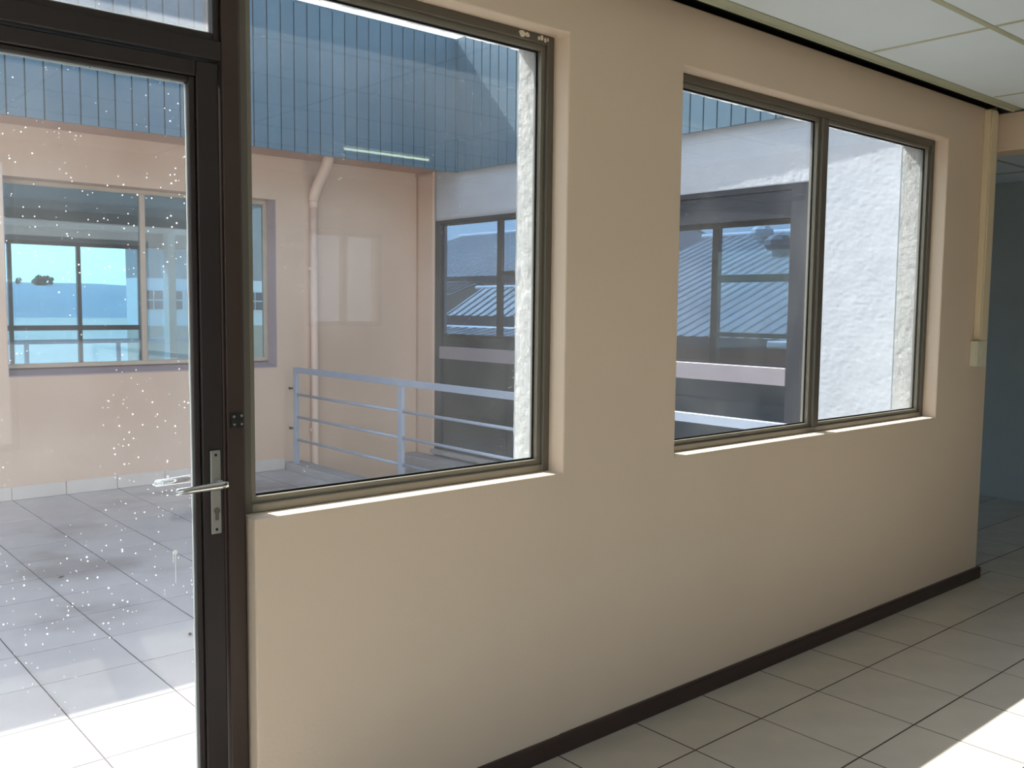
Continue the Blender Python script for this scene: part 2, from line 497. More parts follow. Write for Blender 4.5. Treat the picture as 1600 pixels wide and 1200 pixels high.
# ---- other walls of the room
struct(wall_xz('wall_back', [XL, -2.9, -0.7, -0.5, 1.7, 4.02, 4.82, FAR], [0, 0.5, 1.38, 2.24, 2.6, CZ + 0.3],
       {(1, 1), (1, 2), (1, 3), (3, 1), (3, 2), (3, 3), (5, 2)}, YB - 0.22, YB, M['wall_in']), 'cream back wall with added windows behind the viewer', 'wall')
struct(wall_xz('wall_left', [YB, -4.4, -0.8, 0.0], [0, 0.5, 2.6, CZ + 0.3], {(1, 1)}, XL - 0.22, XL, M['wall_in'], axis='y'), 'cream left wall with an added wide window', 'wall')
# unseen windows added to light the room, the small one for its reflection
def added_window(name, n, x0, x1, z0, z1, y, axis, label):
    e = struct(empty(name), label, 'window')
    frame_rect(e, x0, x1, z0, z1, y - 0.03, y + 0.03, 0.045, M['alu'], axis=axis)
    for k in range(1, n):
        xm = x0 + (x1 - x0) * k / n
        if axis == 'x': box('mullion', xm - 0.025, xm + 0.025, y - 0.03, y + 0.03, z0 + 0.045, z1 - 0.045, M['alu'], e)
        else: box('mullion', y - 0.03, y + 0.03, xm - 0.025, xm + 0.025, z0 + 0.045, z1 - 0.045, M['alu'], e)
    for k in range(n):
        a0 = x0 + (x1 - x0) * k / n + 0.04; a1 = x0 + (x1 - x0) * (k + 1) / n - 0.04
        if axis == 'x': box('pane', a0, a1, y - 0.003, y + 0.003, z0 + 0.04, z1 - 0.04, M['glass_win'], e)
        else: box('pane', y - 0.003, y + 0.003, a0, a1, z0 + 0.04, z1 - 0.04, M['glass_win'], e)
    return e
added_window('added_window_5', 2, -2.9, -0.7, 0.5, 2.6, YB - 0.11, 'x', 'aluminium window added for light behind the viewer, nearest the left corner')
added_window('added_window_6', 2, -0.5, 1.7, 0.5, 2.6, YB - 0.11, 'x', 'aluminium window added for light straight behind the viewer')
added_window('added_window_7', 2, 4.02, 4.82, 1.38, 2.24, YB - 0.05, 'x', 'small two pane window added in the back wall for its reflection')
added_window('added_window_9', 3, -4.4, -0.8, 0.5, 2.6, XL - 0.11, 'y', 'wide aluminium window added for light in the left wall')

# far wall of the side room with dark framed windows
FZ = [0, 0.95, 2.49, 2.64, 3.0]
fw = struct(wall_xz('wall_right', [YB, 2.95, 4.9, 6.7, 9.0, 9.4], [-0.14, 0.95, 1.12, 2.49, 2.80, 3.0], {(1, 1), (1, 2), (3, 2), (3, 3)}, FAR, FAR + 0.22, M['wall_far'], axis='y', bevel=0),
            'dull blue grey far wall of the side room', 'wall')
def grid_window(name, label, y0, y1, z0, z1, mull, rails, m, x):
    e = struct(empty(name), label, 'window')
    frame_rect(e, y0, y1, z0, z1, x, x + 0.06, 0.05, m, axis='y')
    for yy in mull: box('mullion', x, x + 0.06, yy - 0.045, yy + 0.045, z0 + 0.05, z1 - 0.05, m, e, 0.003)
    for (ya, yb, za, zb) in rails: box('glazing_bar', x - 0.01, x + 0.05, ya, yb, za, zb, m, e, 0.003)
    ed = [y0 + 0.05] + [v for yy in mull for v in (yy - 0.045, yy + 0.045)] + [y1 - 0.05]
    for k in range(0, len(ed), 2):
        box('pane', x + 0.03, x + 0.036, ed[k], ed[k + 1], z0 + 0.05, z1 - 0.05, M['glass_shop'], e)
    return e
grid_window('window_10', 'dark framed far window looking onto the corrugated roof', 2.95, 4.9, 0.95, 2.49, [3.957],
            [(3.0, 3.91, 1.857, 1.937), (3.0, 3.91, 1.277, 1.325)], M['darkframe'], FAR + 0.05)
grid_window('window_11', 'dark framed far window looking onto the small gabled roofs', 6.7, 9.0, 1.12, 2.80, [7.59],
            [(6.75, 7.545, 2.0, 2.06)], M['darkframe'], FAR + 0.05)
struct(box('wall_side_room_end', 5.70, FAR, 9.2, 9.4, 0, 3.0, M['room_wall']), 'grey end wall of the side room', 'wall')
struct(box('wall_partition', 5.72, 5.90, YF + 0.23, 9.2, 0, 3.0, M['room_wall']), 'grey partition between the two rooms across the terrace', 'wall')

# ---- ceiling of the room
ce = struct(box('ceiling', XL, FAR, YB, -0.135, CZ + 0.02, CZ + 0.06, M['black']), 'suspended ceiling of white boards in a metal grid', 'ceiling')
cx = lines(3.925, 1.274, XL, END + 0.01)
cy = [-0.135, -0.65]
while cy[-1] > YB + 0.62: cy.append(cy[-1] - 0.60)
cy.append(YB)
for i in range(len(cx) - 1):
    for j in range(len(cy) - 1):
        box('ceiling_board', cx[i] + 0.004, cx[i + 1] - 0.004, cy[j + 1] + 0.004, cy[j] - 0.004, CZ, CZ + 0.014, M['ceil'], ce)
for y in cy[1:-1]: box('grid_bar', XL, END, y - 0.013, y + 0.013, CZ - 0.004, CZ + 0.018, M['tbar'], ce, 0.0015)
for x in cx[1:-1]:
    for j in range(len(cy) - 1):
        box('grid_bar', x - 0.012, x + 0.012, cy[j + 1] + 0.0135, cy[j] - 0.0135, CZ - 0.002, CZ + 0.018, M['tbar'], ce, 0.0015)
# edge trim and a black strip that paints in the slot's shade
tr = struct(prism('trim_1', [(-0.137, CZ - 0.004), (-0.097, CZ - 0.007), (-0.092, CZ - 0.012), (-0.084, CZ - 0.012), (-0.084, CZ + 0.05), (-0.089, CZ + 0.05), (-0.089, CZ), (-0.137, CZ + 0.004)], 'x', XL, 5.60, M['trim']),
            'grey green metal trim along the ceiling edge by the window wall', 'trim')
struct(box('gap_shade_strip', XL, END, -0.082, 0.10, CZ + 0.035, CZ + 0.05, M['black']), 'black strip painting the shadow in the gap between wall and ceiling trim', 'trim')
# side room ceiling
cb = struct(box('ceiling_side_room', 5.86, FAR, YB, 2.4, 2.66, 2.70, M['black']), 'lower grid ceiling of the side room', 'ceiling')
bxs = lines(6.47, 1.2, 5.86, FAR); bys = lines(-0.65, 0.6, YB, 2.4)
for i in range(len(bxs) - 1):
    for j in range(len(bys) - 1):
        box('ceiling_board', bxs[i] + 0.004, bxs[i + 1] - 0.004, bys[j] + 0.004, bys[j + 1] - 0.004, 2.645, 2.66, M['ceil'], cb)
for x in bxs[1:-1]: box('grid_bar', x - 0.012, x + 0.012, YB, 2.4, 2.638, 2.6595, M['tbar'], cb)
for y in bys[1:-1]: box('grid_bar', 5.86, FAR, y - 0.010, y + 0.010, 2.641, 2.6595, M['tbar'], cb)
struct(box('ceiling_annex', 5.72, FAR, 2.4, 9.2, 2.86, 2.92, M['room_wall']), 'plain ceiling over the far half of the side room', 'ceiling')
# roof slabs over the rooms
struct(box('roof_main', XL - 0.3, FAR + 0.3, YB - 0.3, 0.25, 3.05, 3.2, M['roof_dark']), 'flat roof over the room', 'roof')
struct(box('roof_annex', XW + 0.03, FAR + 0.3, 0.25, 9.5, 3.05, 3.2, M['roof_dark']), 'flat roof over the side room', 'roof')

# ---- skirting
bb = struct(prism('baseboard_front', [(0.0, 0.0), (-0.02, 0.0), (-0.02, 0.058), (-0.014, 0.066), (0.0, 0.066)], 'x', 1.086, END + 0.02, M['base']), 'dark brown wooden skirting along the window wall', 'skirting')
box('return_piece', END, END + 0.02, 0.0, 0.23, 0.0, 0.066, M['base'], bb, 0.003)

# ================================================================ WINDOWS AND DOOR OF THE WINDOW WALL
FY0, FY1 = 0.072, 0.126          # frame depth in the reveal
def window(name, label, x0, x1, mulls, left_w=0.026):
    e = struct(empty(name), label, 'window')
    z0, z1 = 1.0, 2.48
    W = 0.030
    # outer frame, stepped profile
    box('frame_jamb', x0, x0 + left_w, FY0, FY1, z0, z1, M['alu_dark'], e, 0.002)
    box('frame_jamb', x1 - W, x1, FY0, FY1, z0, z1, M['alu_dark'], e, 0.002)
    box('frame_head', x0 + left_w, x1 - W, FY0, FY1, z1 - W, z1, M['alu_dark'], e, 0.002)
    box('frame_sill', x0 + left_w, x1 - W, FY0, FY1, z0, z0 + W * 0.8, M['alu'], e, 0.002)
    ed = [x0 + left_w] + [v for mm in mulls for v in (mm - 0.024, mm + 0.024)] + [x1 - W]
    for mm in mulls:
        box('mullion', mm - 0.024, mm + 0.024, FY0 - 0.004, FY1, z0 + W * 0.8, z1 - W, M['alu_dark'], e, 0.003)
    for k in range(0, len(ed), 2):
        a, b = ed[k], ed[k + 1]
        zb, zt = z0 + W * 0.8, z1 - W
        ring_rect('glazing_bead', a, b, zb, zt, FY0 + 0.014, FY0 + 0.032, 0.017, M['alu'], e)
        ring_rect('gasket', a + 0.002, b - 0.002, zb + 0.002, zt - 0.002, FY0 + 0.0325, FY0 + 0.0365, 0.021, M['gasket'], e)
        p = box('pane', a + 0.006, b - 0.006, FY0 + 0.0368, FY0 + 0.0418, zb + 0.006, zt - 0.006, M['glass_win'], e)
        ring_rect('outer_bead', a, b, zb, zt, FY0 + 0.042, FY1 - 0.001, 0.015, M['alu'], e)
    return e
w1 = window('window_1', 'fixed window beside the door, olive grey frame with flaked paint', 1.086, 2.222, [])
w2 = window('window_2', 'two pane window with a centre mullion further along the wall', 2.822, 5.022, [3.936])
# flaked paint at the top corner of the first window
for (cxx, czz, ww, hh) in ((2.075, 2.467, 0.022, 0.017), (2.098, 2.466, 0.014, 0.012), (2.150, 2.464, 0.010, 0.010), (2.163, 2.467, 0.012, 0.014), (2.178, 2.463, 0.008, 0.013), (2.19, 2.466, 0.006, 0.01)):
    bm = bmesh.new()
    n = 9
    vs = [bm.verts.new((cxx + ww * (0.5 + 0.25 * random.random()) * math.cos(2 * math.pi * k / n), FY0 - 0.0005, czz + hh * (0.5 + 0.3 * random.random()) * math.sin(2 * math.pi * k / n))) for k in range(n)]
    f = bm.faces.new(vs)
    r = bmesh.ops.extrude_face_region(bm, geom=[f])
    for v in [g for g in r['geom'] if isinstance(g, bmesh.types.BMVert)]: v.co.y -= 0.001
    finish(bm, 'paint_flake', M['chip'], w1)

# ---- door with a fixed light over it
d1 = struct(empty('door_1'), 'dark bronze glazed door with a fixed light above and chrome lever handle', 'door')
DY0, DY1 = 0.040, 0.100
box('frame_post', 1.030, 1.076, DY0, 0.120, 0.0, 2.48, M['bronze2'], d1, 0.002)
box('frame_post_lip', 1.076, 1.0858, 0.056, 0.120, 0.0, 2.48, M['bronze2'], d1, 0.001)
box('frame_post', 0.0, 0.046, DY0, 0.120, 0.0, 2.48, M['bronze2'], d1, 0.002)
box('frame_head', 0.046, 1.030, DY0, 0.120, 2.434, 2.48, M['bronze2'], d1, 0.002)
box('transom_bar', 0.046, 1.030, DY0, 0.120, 2.188, 2.236, M['bronze'], d1, 0.003)
box('transom_lip', 0.046, 1.012, DY0 + 0.012, 0.112, 2.236, 2.256, M['bronze'], d1, 0.003)
box('post_lip', 1.012, 1.030, DY0 + 0.012, 0.112, 2.236, 2.434, M['bronze'], d1, 0.003)
box('threshold', 0.046, 1.030, 0.02, 0.22, 0.0, 0.018, M['bronze'], d1, 0.003)
# leaf
LY0, LY1 = 0.050, 0.094
box('stile', 0.966, 1.024, LY0, LY1, 0.022, 2.182, M['bronze'], d1, 0.003)
box('stile_bead', 0.950, 0.9655, LY0 + 0.010, LY1 - 0.002, 0.13, 2.1415, M['bronze'], d1, 0.002)
box('stile', 0.052, 0.110, LY0, LY1, 0.022, 2.182, M['bronze'], d1, 0.003)
box('stile_bead', 0.1105, 0.126, LY0 + 0.010, LY1 - 0.002, 0.13, 2.1415, M['bronze'], d1, 0.002)
box('top_rail', 0.1105, 0.9655, LY0, LY1, 2.142, 2.182, M['bronze'], d1, 0.003)
box('rail_bead', 0.1265, 0.9495, LY0 + 0.010, LY1 - 0.002, 2.128, 2.1415, M['bronze'], d1, 0.002)
box('bottom_rail', 0.1105, 0.9655, LY0, LY1, 0.022, 0.13, M['bronze'], d1, 0.003)
gd = box('pane', 0.1268, 0.9492, 0.071, 0.077, 0.1305, 2.1275, M['glass_door'], d1)
gt = box('pane', 0.0465, 1.0115, 0.071, 0.077, 2.2565, 2.4335, M['glass_light'], d1)
# uneven white sealant run round the glass, on the outside
def sealant(x0, z0, x1, z1, wid, parent):
    bm = bmesh.new()
    n = 60
    up = []
    for k in range(n + 1):
        t = k / n
        wv = wid * (0.55 + 0.7 * abs(noise.noise(Vector((t * 17, x0 * 9, z0 * 5)))))
        if x0 == x1:
            up.append([(x0, z0 + (z1 - z0) * t), (x0 - wv, z0 + (z1 - z0) * t)])
        else:
            up.append([(x0 + (x1 - x0) * t, z0), (x0 + (x1 - x0) * t, z0 + (wv if z0 < 2.2 and z0 > 2.2 else -wv if z0 < 2.2 else wv))])
    A = [[bm.verts.new((p[0], yy, p[1])) for p in row] for row in up for yy in (0.0775, 0.0795)]
    for k in range(n):
        a0, b0, a1, b1 = A[2 * k], A[2 * k + 1], A[2 * k + 2], A[2 * k + 3]
        bm.faces.new((a0[0], a0[1], a1[1], a1[0])); bm.faces.new((b0[0], b0[1], b1[1], b1[0]))
        bm.faces.new((a0[1], b0[1], b1[1], a1[1])); bm.faces.new((a0[0], a1[0], b1[0], b0[0]))
    finish(bm, 'sealant', M['sealant'], parent)
sealant(0.9492, 0.15, 0.9492, 2.127, 0.0042, gd)
sealant(0.13, 2.1272, 0.949, 2.1272, 0.006, gd)
sealant(0.05, 2.2568, 1.011, 2.2568, 0.013, gt)
sealant(1.0112, 2.262, 1.0112, 2.43, 0.005, gt)
# dried drip on the outside of the glass
bm = bmesh.new()
bmesh.ops.create_uvsphere(bm, u_segments=10, v_segments=6, radius=0.007, matrix=Matrix.Translation((0.9, 0.0775, 0.925)) @ Matrix.Diagonal((1, 0.15, 0.9, 1)))
add_box(bm, 0.8995, 0.9015, 0.0772, 0.0782, 0.845, 0.922); add_box(bm, 0.894, 0.8955, 0.0772, 0.0780, 0.90, 0.925)
finish(bm, 'dried_drip', M['sealant'], gd)
# handle: long plates and levers on both faces
def handle(ysign, y):
    pl = box('handle_plate', 0.984, 1.012, y, y + ysign * 0.008, 0.966, 1.188, M['satin'], d1, 0.002)
    yy = y + ysign * 0.008
    a, b = sorted((yy, yy + ysign * 0.0015))
    for zz in (0.978, 1.176):
        bm = bmesh.new(); bmesh.ops.create_cone(bm, segments=12, radius1=0.004, radius2=0.003, depth=0.003, cap_ends=True, matrix=Matrix.Translation((0.998, yy + ysign * 0.001, zz)) @ Matrix.Rotation(math.pi / 2, 4, 'X'))
        finish(bm, 'screw', M['gasket'], pl)
    bm = bmesh.new()
    bmesh.ops.create_cone(bm, segments=16, radius1=0.008, radius2=0.008, depth=0.004, cap_ends=True, matrix=Matrix.Translation((0.999, yy + ysign * 0.001, 1.028)) @ Matrix.Rotation(math.pi / 2, 4, 'X'))
    add_box(bm, 0.9945, 1.0035, a, b + 0.0002, 1.003, 1.026)
    finish(bm, 'key_cylinder', M['alu_dark'], pl)
    # lever: short neck, then a flat tapering grip towards the glass
    ytip = yy + ysign * 0.044
    bm = bmesh.new()
    bmesh.ops.create_cone(bm, segments=18, radius1=0.010, radius2=0.0095, depth=0.05, cap_ends=True, matrix=Matrix.Translation((1.000, yy + ysign * 0.024, 1.103)) @ Matrix.Rotation(math.pi / 2, 4, 'X'))
    sec = [(1.010, 0.010, 0.007), (0.99, 0.0115, 0.008), (0.96, 0.0105, 0.0075), (0.92, 0.0095, 0.007), (0.880, 0.009, 0.0065), (0.874, 0.006, 0.005)]
    rings = []
    for (x, hz, hy) in sec:
        rings.append([bm.verts.new((x, ytip + hy * math.cos(2 * math.pi * k / 12), 1.103 - 0.004 * (1.0 - x) / 0.12 + hz * math.sin(2 * math.pi * k / 12))) for k in range(12)])
    for i in range(len(rings) - 1):
        for k in range(12):
            bm.faces.new((rings[i][k], rings[i][(k + 1) % 12], rings[i + 1][(k + 1) % 12], rings[i + 1][k]))
    bm.faces.new(rings[0]); bm.faces.new(rings[-1])
    finish(bm, 'lever', M['chrome'], pl, smooth=True)
handle(-1, LY0)
handle(1, LY1)
# latch keep on the post
lk = box('latch_keep', 1.038, 1.072, 0.032, DY0, 1.243, 1.282, M['gasket'], d1, 0.002)
for (xx, zz) in ((1.045, 1.275), (1.066, 1.276), (1.046, 1.254), (1.066, 1.254)):
    bm = bmesh.new(); bmesh.ops.create_cone(bm, segments=10, radius1=0.004, radius2=0.003, depth=0.003, cap_ends=True, matrix=Matrix.Translation((xx, 0.031, zz)) @ Matrix.Rotation(math.pi / 2, 4, 'X'))
    finish(bm, 'screw', M['screw'], lk)

# ================================================================ TERRACE
tf = struct(box('floor_terrace', -6.0, 4.15, 0.252, YF, -0.25, -0.001, M['grout_out']), 'grey square tiled terrace floor seen through the door', 'floor')
tiling(tf, lines(0.98, P, -6.0, 4.15), lines(1.78, P, 0.252, YF - 0.001), 0.0, M['tile_out'], lambda x, y: x > 0.0)
# kerb with railing
kb = struct(box('kerb_terrace', 4.152, 4.33, 0.253, YF, -0.25, 0.070, M['concrete'], None, 0.006), 'low concrete kerb under the terrace railing', 'kerb')
ra = tag(empty('railing', (4.2, 0.4, 0.07)), 'blue grey steel railing with three thin bars along the terrace edge', 'railing')
def rbox(n, x0, x1, y0, y1, z0, z1, m, p=None, bev=0.002):
    o = box(n, x0 - 4.2, x1 - 4.2, y0 - 0.4, y1 - 0.4, z0 - 0.07, z1 - 0.07, m, p or ra, bev); return o
rbox('top_bar', 4.185, 4.215, 0.30, 5.70, 0.932, 0.985, M['rail'])
posts = []
for y in (5.67, 3.91, 2.15, 0.40):
    po = rbox('post', 4.185, 4.215, y - 0.03, y + 0.03, 0.07, 0.931, M['rail']); posts.append(po)
    rbox('foot_plate', 4.165, 4.235, y - 0.045, y + 0.045, 0.0702, 0.078, M['rail'], po)
for z in (0.728, 0.515, 0.298):
    ysg = [5.641, 3.94, 3.88, 2.18, 2.12, 0.43]
    for k in range(0, 6, 2):
        tube('bar', [(0, ysg[k] - 0.4, z - 0.07), (0, ysg[k + 1] - 0.4, z - 0.07)], 0.0125, M['rail'], ra, 10)
for z in (0.78, 0.40):
    tube('wall_bolt', [(0, 5.702 - 0.4, z - 0.07), (0, 5.809 - 0.4, z - 0.07)], 0.008, M['gasket'], posts[0], 8)
    tube('bolt_head', [(-0.03, 5.745 - 0.4, z - 0.07), (-0.012, 5.745 - 0.4, z - 0.07)], 0.012, M['gasket'], posts[0], 6)

# ---- wall across the terrace
wc = struct(wall_xz('wall_terrace', [-6.0, -2.2, 0.6, 1.79, 4.08, 5.72], [-3.5, 0.98, 2.55, 2.96], {(1, 1), (3, 1)}, YF, YF + 0.23, M['pink'], bevel=0), 'pink beige rendered wall across the terrace', 'wall')
# painted lining of the window reveal
lw = 0.006
box('reveal_lining', 4.08 - lw, 4.08, YF - 0.001, YF + 0.23, 0.98, 2.55, M['mauve'], wc)
box('reveal_lining', 1.79, 1.79 + lw, YF - 0.001, YF + 0.23, 0.98, 2.55, M['mauve'], wc)
box('reveal_lining', 1.79 + lw, 4.08 - lw, YF - 0.001, YF + 0.23, 2.55 - lw, 2.55, M['pink'], wc)
prism('sill_lining', [(YF - 0.004, 0.978), (YF + 0.23, 0.978), (YF + 0.23, 1.035), (YF - 0.004, 0.988)], 'x', 1.79 + lw, 4.08 - lw, M['mauve'], wc)
# skirting tiles
sk = []
for i, x in enumerate([v for v in lines(1.783, P, -6.0, 4.148)][:-1]):
    x1 = min(lines(1.783, P, -6.0, 4.148)[i + 1], 4.148)
    box('skirting_tile', x + 0.003, x1 - 0.003, YF - 0.012, YF, 0.002, 0.110, M['skirt_tile'], wc, 0.002)
# window in it
w3 = struct(empty('window_3'), 'wide tan framed window in the pink wall across the terrace', 'window')
wy = YF + 0.165
frame_rect(w3, 1.797, 4.073, 1.036, 2.543, wy, wy + 0.05, 0.035, M['winframe'])
box('mullion', 2.890, 2.935, wy, wy + 0.05, 1.071, 2.508, M['winframe'], w3, 0.003)
box('pane', 1.834, 2.888, wy + 0.022, wy + 0.028, 1.073, 2.506, M['glass_far'], w3)
box('pane', 2.937, 4.036, wy + 0.022, wy + 0.028, 1.073, 2.506, M['glass_far'], w3)
w4 = struct(empty('window_4'), 'tan framed window in the pink wall, out past the left edge', 'window')
frame_rect(w4, -2.2, 0.6, 0.98, 2.55, wy, wy + 0.05, 0.035, M['winframe'])
box('pane', -2.163, 0.563, wy + 0.022, wy + 0.028, 1.017, 2.513, M['glass_far'], w4)
# soffit and cladding over it
sf = struct(box('soffit_terrace', -6.0, XW + 0.02, YC + 0.022, YF, 2.94, 2.96, M['soffit']), 'brown soffit under the blue cladding', 'soffit')
box('corner_batten', 5.66, XW - 0.003, YF - 0.012, YF - 0.001, 2.90, 2.939, M['soffit'], sf)
cl = struct(box('wall_cladding_terrace', -6.0, XC + 0.05, YC + 0.012, YC + 0.022, ZCB + 0.004, ZCT - 0.01, M['board_back']), 'blue grey vertical board cladding above the pink wall', 'wall')
PB = 0.1232
bmesh_cache = {}
def board(name, x0, x1, y0, y1, z0, z1, parent):
    return box(name, x0, x1, y0, y1, z0, z1, M['board'], parent, 0.002)
# shared meshes: full-width boards
def board_mesh(axis):
    bm = bmesh.new()
    g = 0.0045
    if axis == 'x': add_box(bm, g, PB - g, 0, 0.012, 0, ZCT - ZCB)
    else: add_box(bm, 0, 0.012, g, PB - g, 0, ZCT - ZCB)
    bmesh.ops.bevel(bm, geom=bm.edges[:], offset=0.0025, segments=1, affect='EDGES')
    bmesh.ops.recalc_face_normals(bm, faces=bm.faces[:])
    me = bpy.data.meshes.new('board'); bm.to_mesh(me); bm.free(); me.materials.append(M['board'])
    return me
bmx, bmy = board_mesh('x'), board_mesh('y')
x = 3.516 - 77 * PB
while x < XC + 0.012:
    if x + PB <= XC + 0.02 and x >= -6.0:
        o = link('board', bmx, None, cl); o.location = (x, YC, ZCB + random.uniform(-0.002, 0.002))
        last = x + PB
    x += PB
if XC - last > 0.02:
    board('board', last + 0.0045, XC - 0.001, YC, YC + 0.012, ZCB, ZCT, cl)
# coping over the boards
box('coping', -6.0, XC + 0.06, YC + 0.0005, YC + 0.16, ZCT + 0.001, ZCT + 0.012, M['board'], cl)
# roof behind the cladding and a parapet back so that no light passes under it
struct(box('roof_terrace_block', -6.0, XC, YC + 0.03, 11.0, 3.02, 3.17, M['roof_dark']), 'flat roof behind the blue cladding', 'roof')

# ---- downpipe
dp = tag(empty('downpipe', (4.455, YF - 0.04, -3.3)), 'cream downpipe on the pink wall with a swan neck under the soffit', 'pipe')
def sq_pipe(name, pts, r, parent):
    return tube(name, [(p[0] - 4.455, p[1] - (YF - 0.04), p[2] + 3.3) for p in pts], r, M['pipe'], parent, 12)
sq_pipe('shaft', [(4.455, YF - 0.042, -3.3), (4.455, YF - 0.042, 2.56)], 0.036, dp)
pts = []
for k in range(9):
    t = k / 8
    y = (YF - 0.042) - 0.29 * (3 * t * t - 2 * t ** 3)
    pts.append((4.455, y, 2.56 + 0.40 * t))
sq_pipe('swan_neck', pts, 0.05, dp)
sq_pipe('socket', [(4.455, YF - 0.042, 2.50), (4.455, YF - 0.042, 2.58)], 0.043, dp)
for z in (0.35, 1.9):
    o = box('clip', 4.41 - 4.455, 4.50 - 4.455, -0.006, 0.038, z + 3.3, z + 3.33, M['pipe'], dp)

# ---- shopfront wall at the side
def skin_x(y):
    return 5.649 + (min(max(y, 0.25), 2.4) - 0.6) * 0.0145
ws = struct(wall_xz('wall_annex', [0.252, 1.205, 5.49, YF], [-3.5, 0.10, 2.435, 3.05], {(1, 1)}, XW + 0.03, XW + 0.05, M['white_plaster'], axis='y', bevel=0), 'rough white plastered side wall holding the dark shopfront', 'wall')
def plaster(y0, y1, z0, z1, step, m=None, wav=0.0035):
    bm = bmesh.new()
    ny, nz = max(2, int((y1 - y0) / step)), max(2, int((z1 - z0) / step))
    g = []
    for a in range(ny + 1):
        row = []
        for b in range(nz + 1):
            y = y0 + (y1 - y0) * a / ny; z = z0 + (z1 - z0) * b / nz
            v = Vector((y, z, 3.1))
            n = noise.noise(v * 6) * 0.8 + noise.noise(v * 24) * 0.45 + noise.noise(Vector((y * 30, z * 60, 1.0))) * 0.5 + noise.noise(Vector((y * 75, z * 50, 4.0))) * 0.45
            row.append(bm.verts.new((skin_x(y) - wav * n, y, z)))
        g.append(row)
    for a in range(ny):
        for b in range(nz):
            bm.faces.new((g[a][b], g[a + 1][b], g[a + 1][b + 1], g[a][b + 1]))
    # turn the rim back to the solid wall
    rim = [g[a][0] for a in range(ny + 1)] + [g[ny][b] for b in range(1, nz + 1)] + [g[a][nz] for a in range(ny - 1, -1, -1)] + [g[0][b] for b in range(nz - 1, 0, -1)]
    back = [bm.verts.new((XW + 0.032, v.co.y, v.co.z)) for v in rim]
    for i in range(len(rim)):
        j = (i + 1) % len(rim)
        bm.faces.new((rim[i], back[i], back[j], rim[j]))
    return finish(bm, 'plaster_coat', m or M['white_plaster'], ws, smooth=True)
plaster(0.253, 1.205, -0.6, 2.94, 0.009, wav=0.0021)
plaster(1.205, 2.45, 2.435, 2.94, 0.008, wav=0.0026)
plaster(2.45, 5.49, 2.435, 2.94, 0.05, wav=0.002)
plaster(5.49, YF - 0.001, -0.6, 2.94, 0.05, M['pink'], wav=0.0015)
box('sill_strip', XW - 0.06, XW + 0.05, 1.205, 5.49, 0.06, 0.10, M['concrete'], ws, 0.003)
struct(box('ledge_annex', 5.45, XW + 0.03, 0.253, YF, -0.25, 0.03, M['concrete'], None, 0.006), 'narrow concrete ledge below the shopfront', 'ledge')
# shopfront
sp = tag(empty('shopfront', (XW, 1.205, 0.10)), 'dark glazed shopfront in the white side wall beyond the railing', 'shopfront')
def sb(n, y0, y1, z0, z1, m, xa=XW - 0.005, xb=XW + 0.055, p=None, bev=0.003):
    return box(n, xa - XW, xb - XW, y0 - 1.205, y1 - 1.205, z0 - 0.10, z1 - 0.10, m, p or sp, bev)
sb('frame_jamb', 1.206, 1.36, 0.101, 2.434, M['darkframe'])
sb('frame_jamb', 5.40, 5.489, 0.101, 2.434, M['darkframe'])
sb('frame_head', 1.36, 5.40, 2.395, 2.434, M['darkframe'])
sb('ceiling_shade_panel', 1.36, 2.60, 2.205, 2.394, M['darkframe'], XW + 0.01, XW + 0.05)  # dark panel standing in for the shadowy room ceiling behind the glass
sb('frame_sill', 1.36, 5.40, 0.101, 0.15, M['darkframe'])
sb('middle_rail', 1.36, 5.40, 1.04, 1.165, M['band'], XW - 0.012, XW + 0.06)
bays = [(1.36, 3.22), (3.26, 5.40)]
sb('mullion', 3.22, 3.26, 0.15, 1.04, M['darkframe']); sb('mullion', 3.22, 3.26, 1.165, 2.395, M['darkframe'])
for i, (a, b) in enumerate(bays):
    sb('lower_pane', a, b, 0.15, 1.04, M['glass_shop'], XW + 0.022, XW + 0.028, None, 0)
    zt = 2.205 if i == 0 else 2.395
    if i == 0:
        sb('upper_pane', a, 2.60, 1.165, 2.205, M['glass_shop'], XW + 0.022, XW + 0.028, None, 0)
        sb('upper_pane', 2.60, b, 1.165, 2.395, M['glass_shop'], XW + 0.022, XW + 0.028, None, 0)
    else:
        sb('upper_pane', a, b, 1.165, zt, M['glass_shop'], XW + 0.022, XW + 0.028, None, 0)
# cladding above it
cs = struct(box('wall_cladding_annex', XC + 0.012, XC + 0.022, 0.252, YC + 0.02, ZCB + 0.004, ZCT - 0.01, M['board_back']), 'blue grey vertical board cladding above the shopfront', 'wall')
y = 4.905 - 40 * 0.1232
while y + PB < YC + 0.004:
    if y > 0.25:
        o = link('board', bmy, None, cs); o.location = (XC, y, ZCB + random.uniform(-0.002, 0.002))
        yl = y + PB
    y += PB
if YC - yl > 0.02: board('board', XC, XC + 0.012, yl + 0.0045, YC - 0.002, ZCB, ZCT, cs)
box('coping', XC + 0.0005, XC + 0.16, 0.252, YC - 0.002, ZCT + 0.001, ZCT + 0.012, M['board'], cs)
box('soffit', XC + 0.022, XW + 0.03, 0.252, YC, 2.942, 2.96, M['soffit'], cs)
# cladding above our own wall, facing the terrace
cw = struct(box('wall_cladding_front', XL, XC - 0.02, 0.252, 0.262, 2.86, ZCT - 0.3, M['board_back']), 'blue grey board cladding above the window wall, outside', 'wall')
xk = XL + 0.01
while xk + PB < XC - 0.03:
    o = link('board', bmx, None, cw); o.location = (xk, 0.274, 2.84); o.rotation_euler = (0, 0, 0); o.location.y = 0.2625; xk += PB

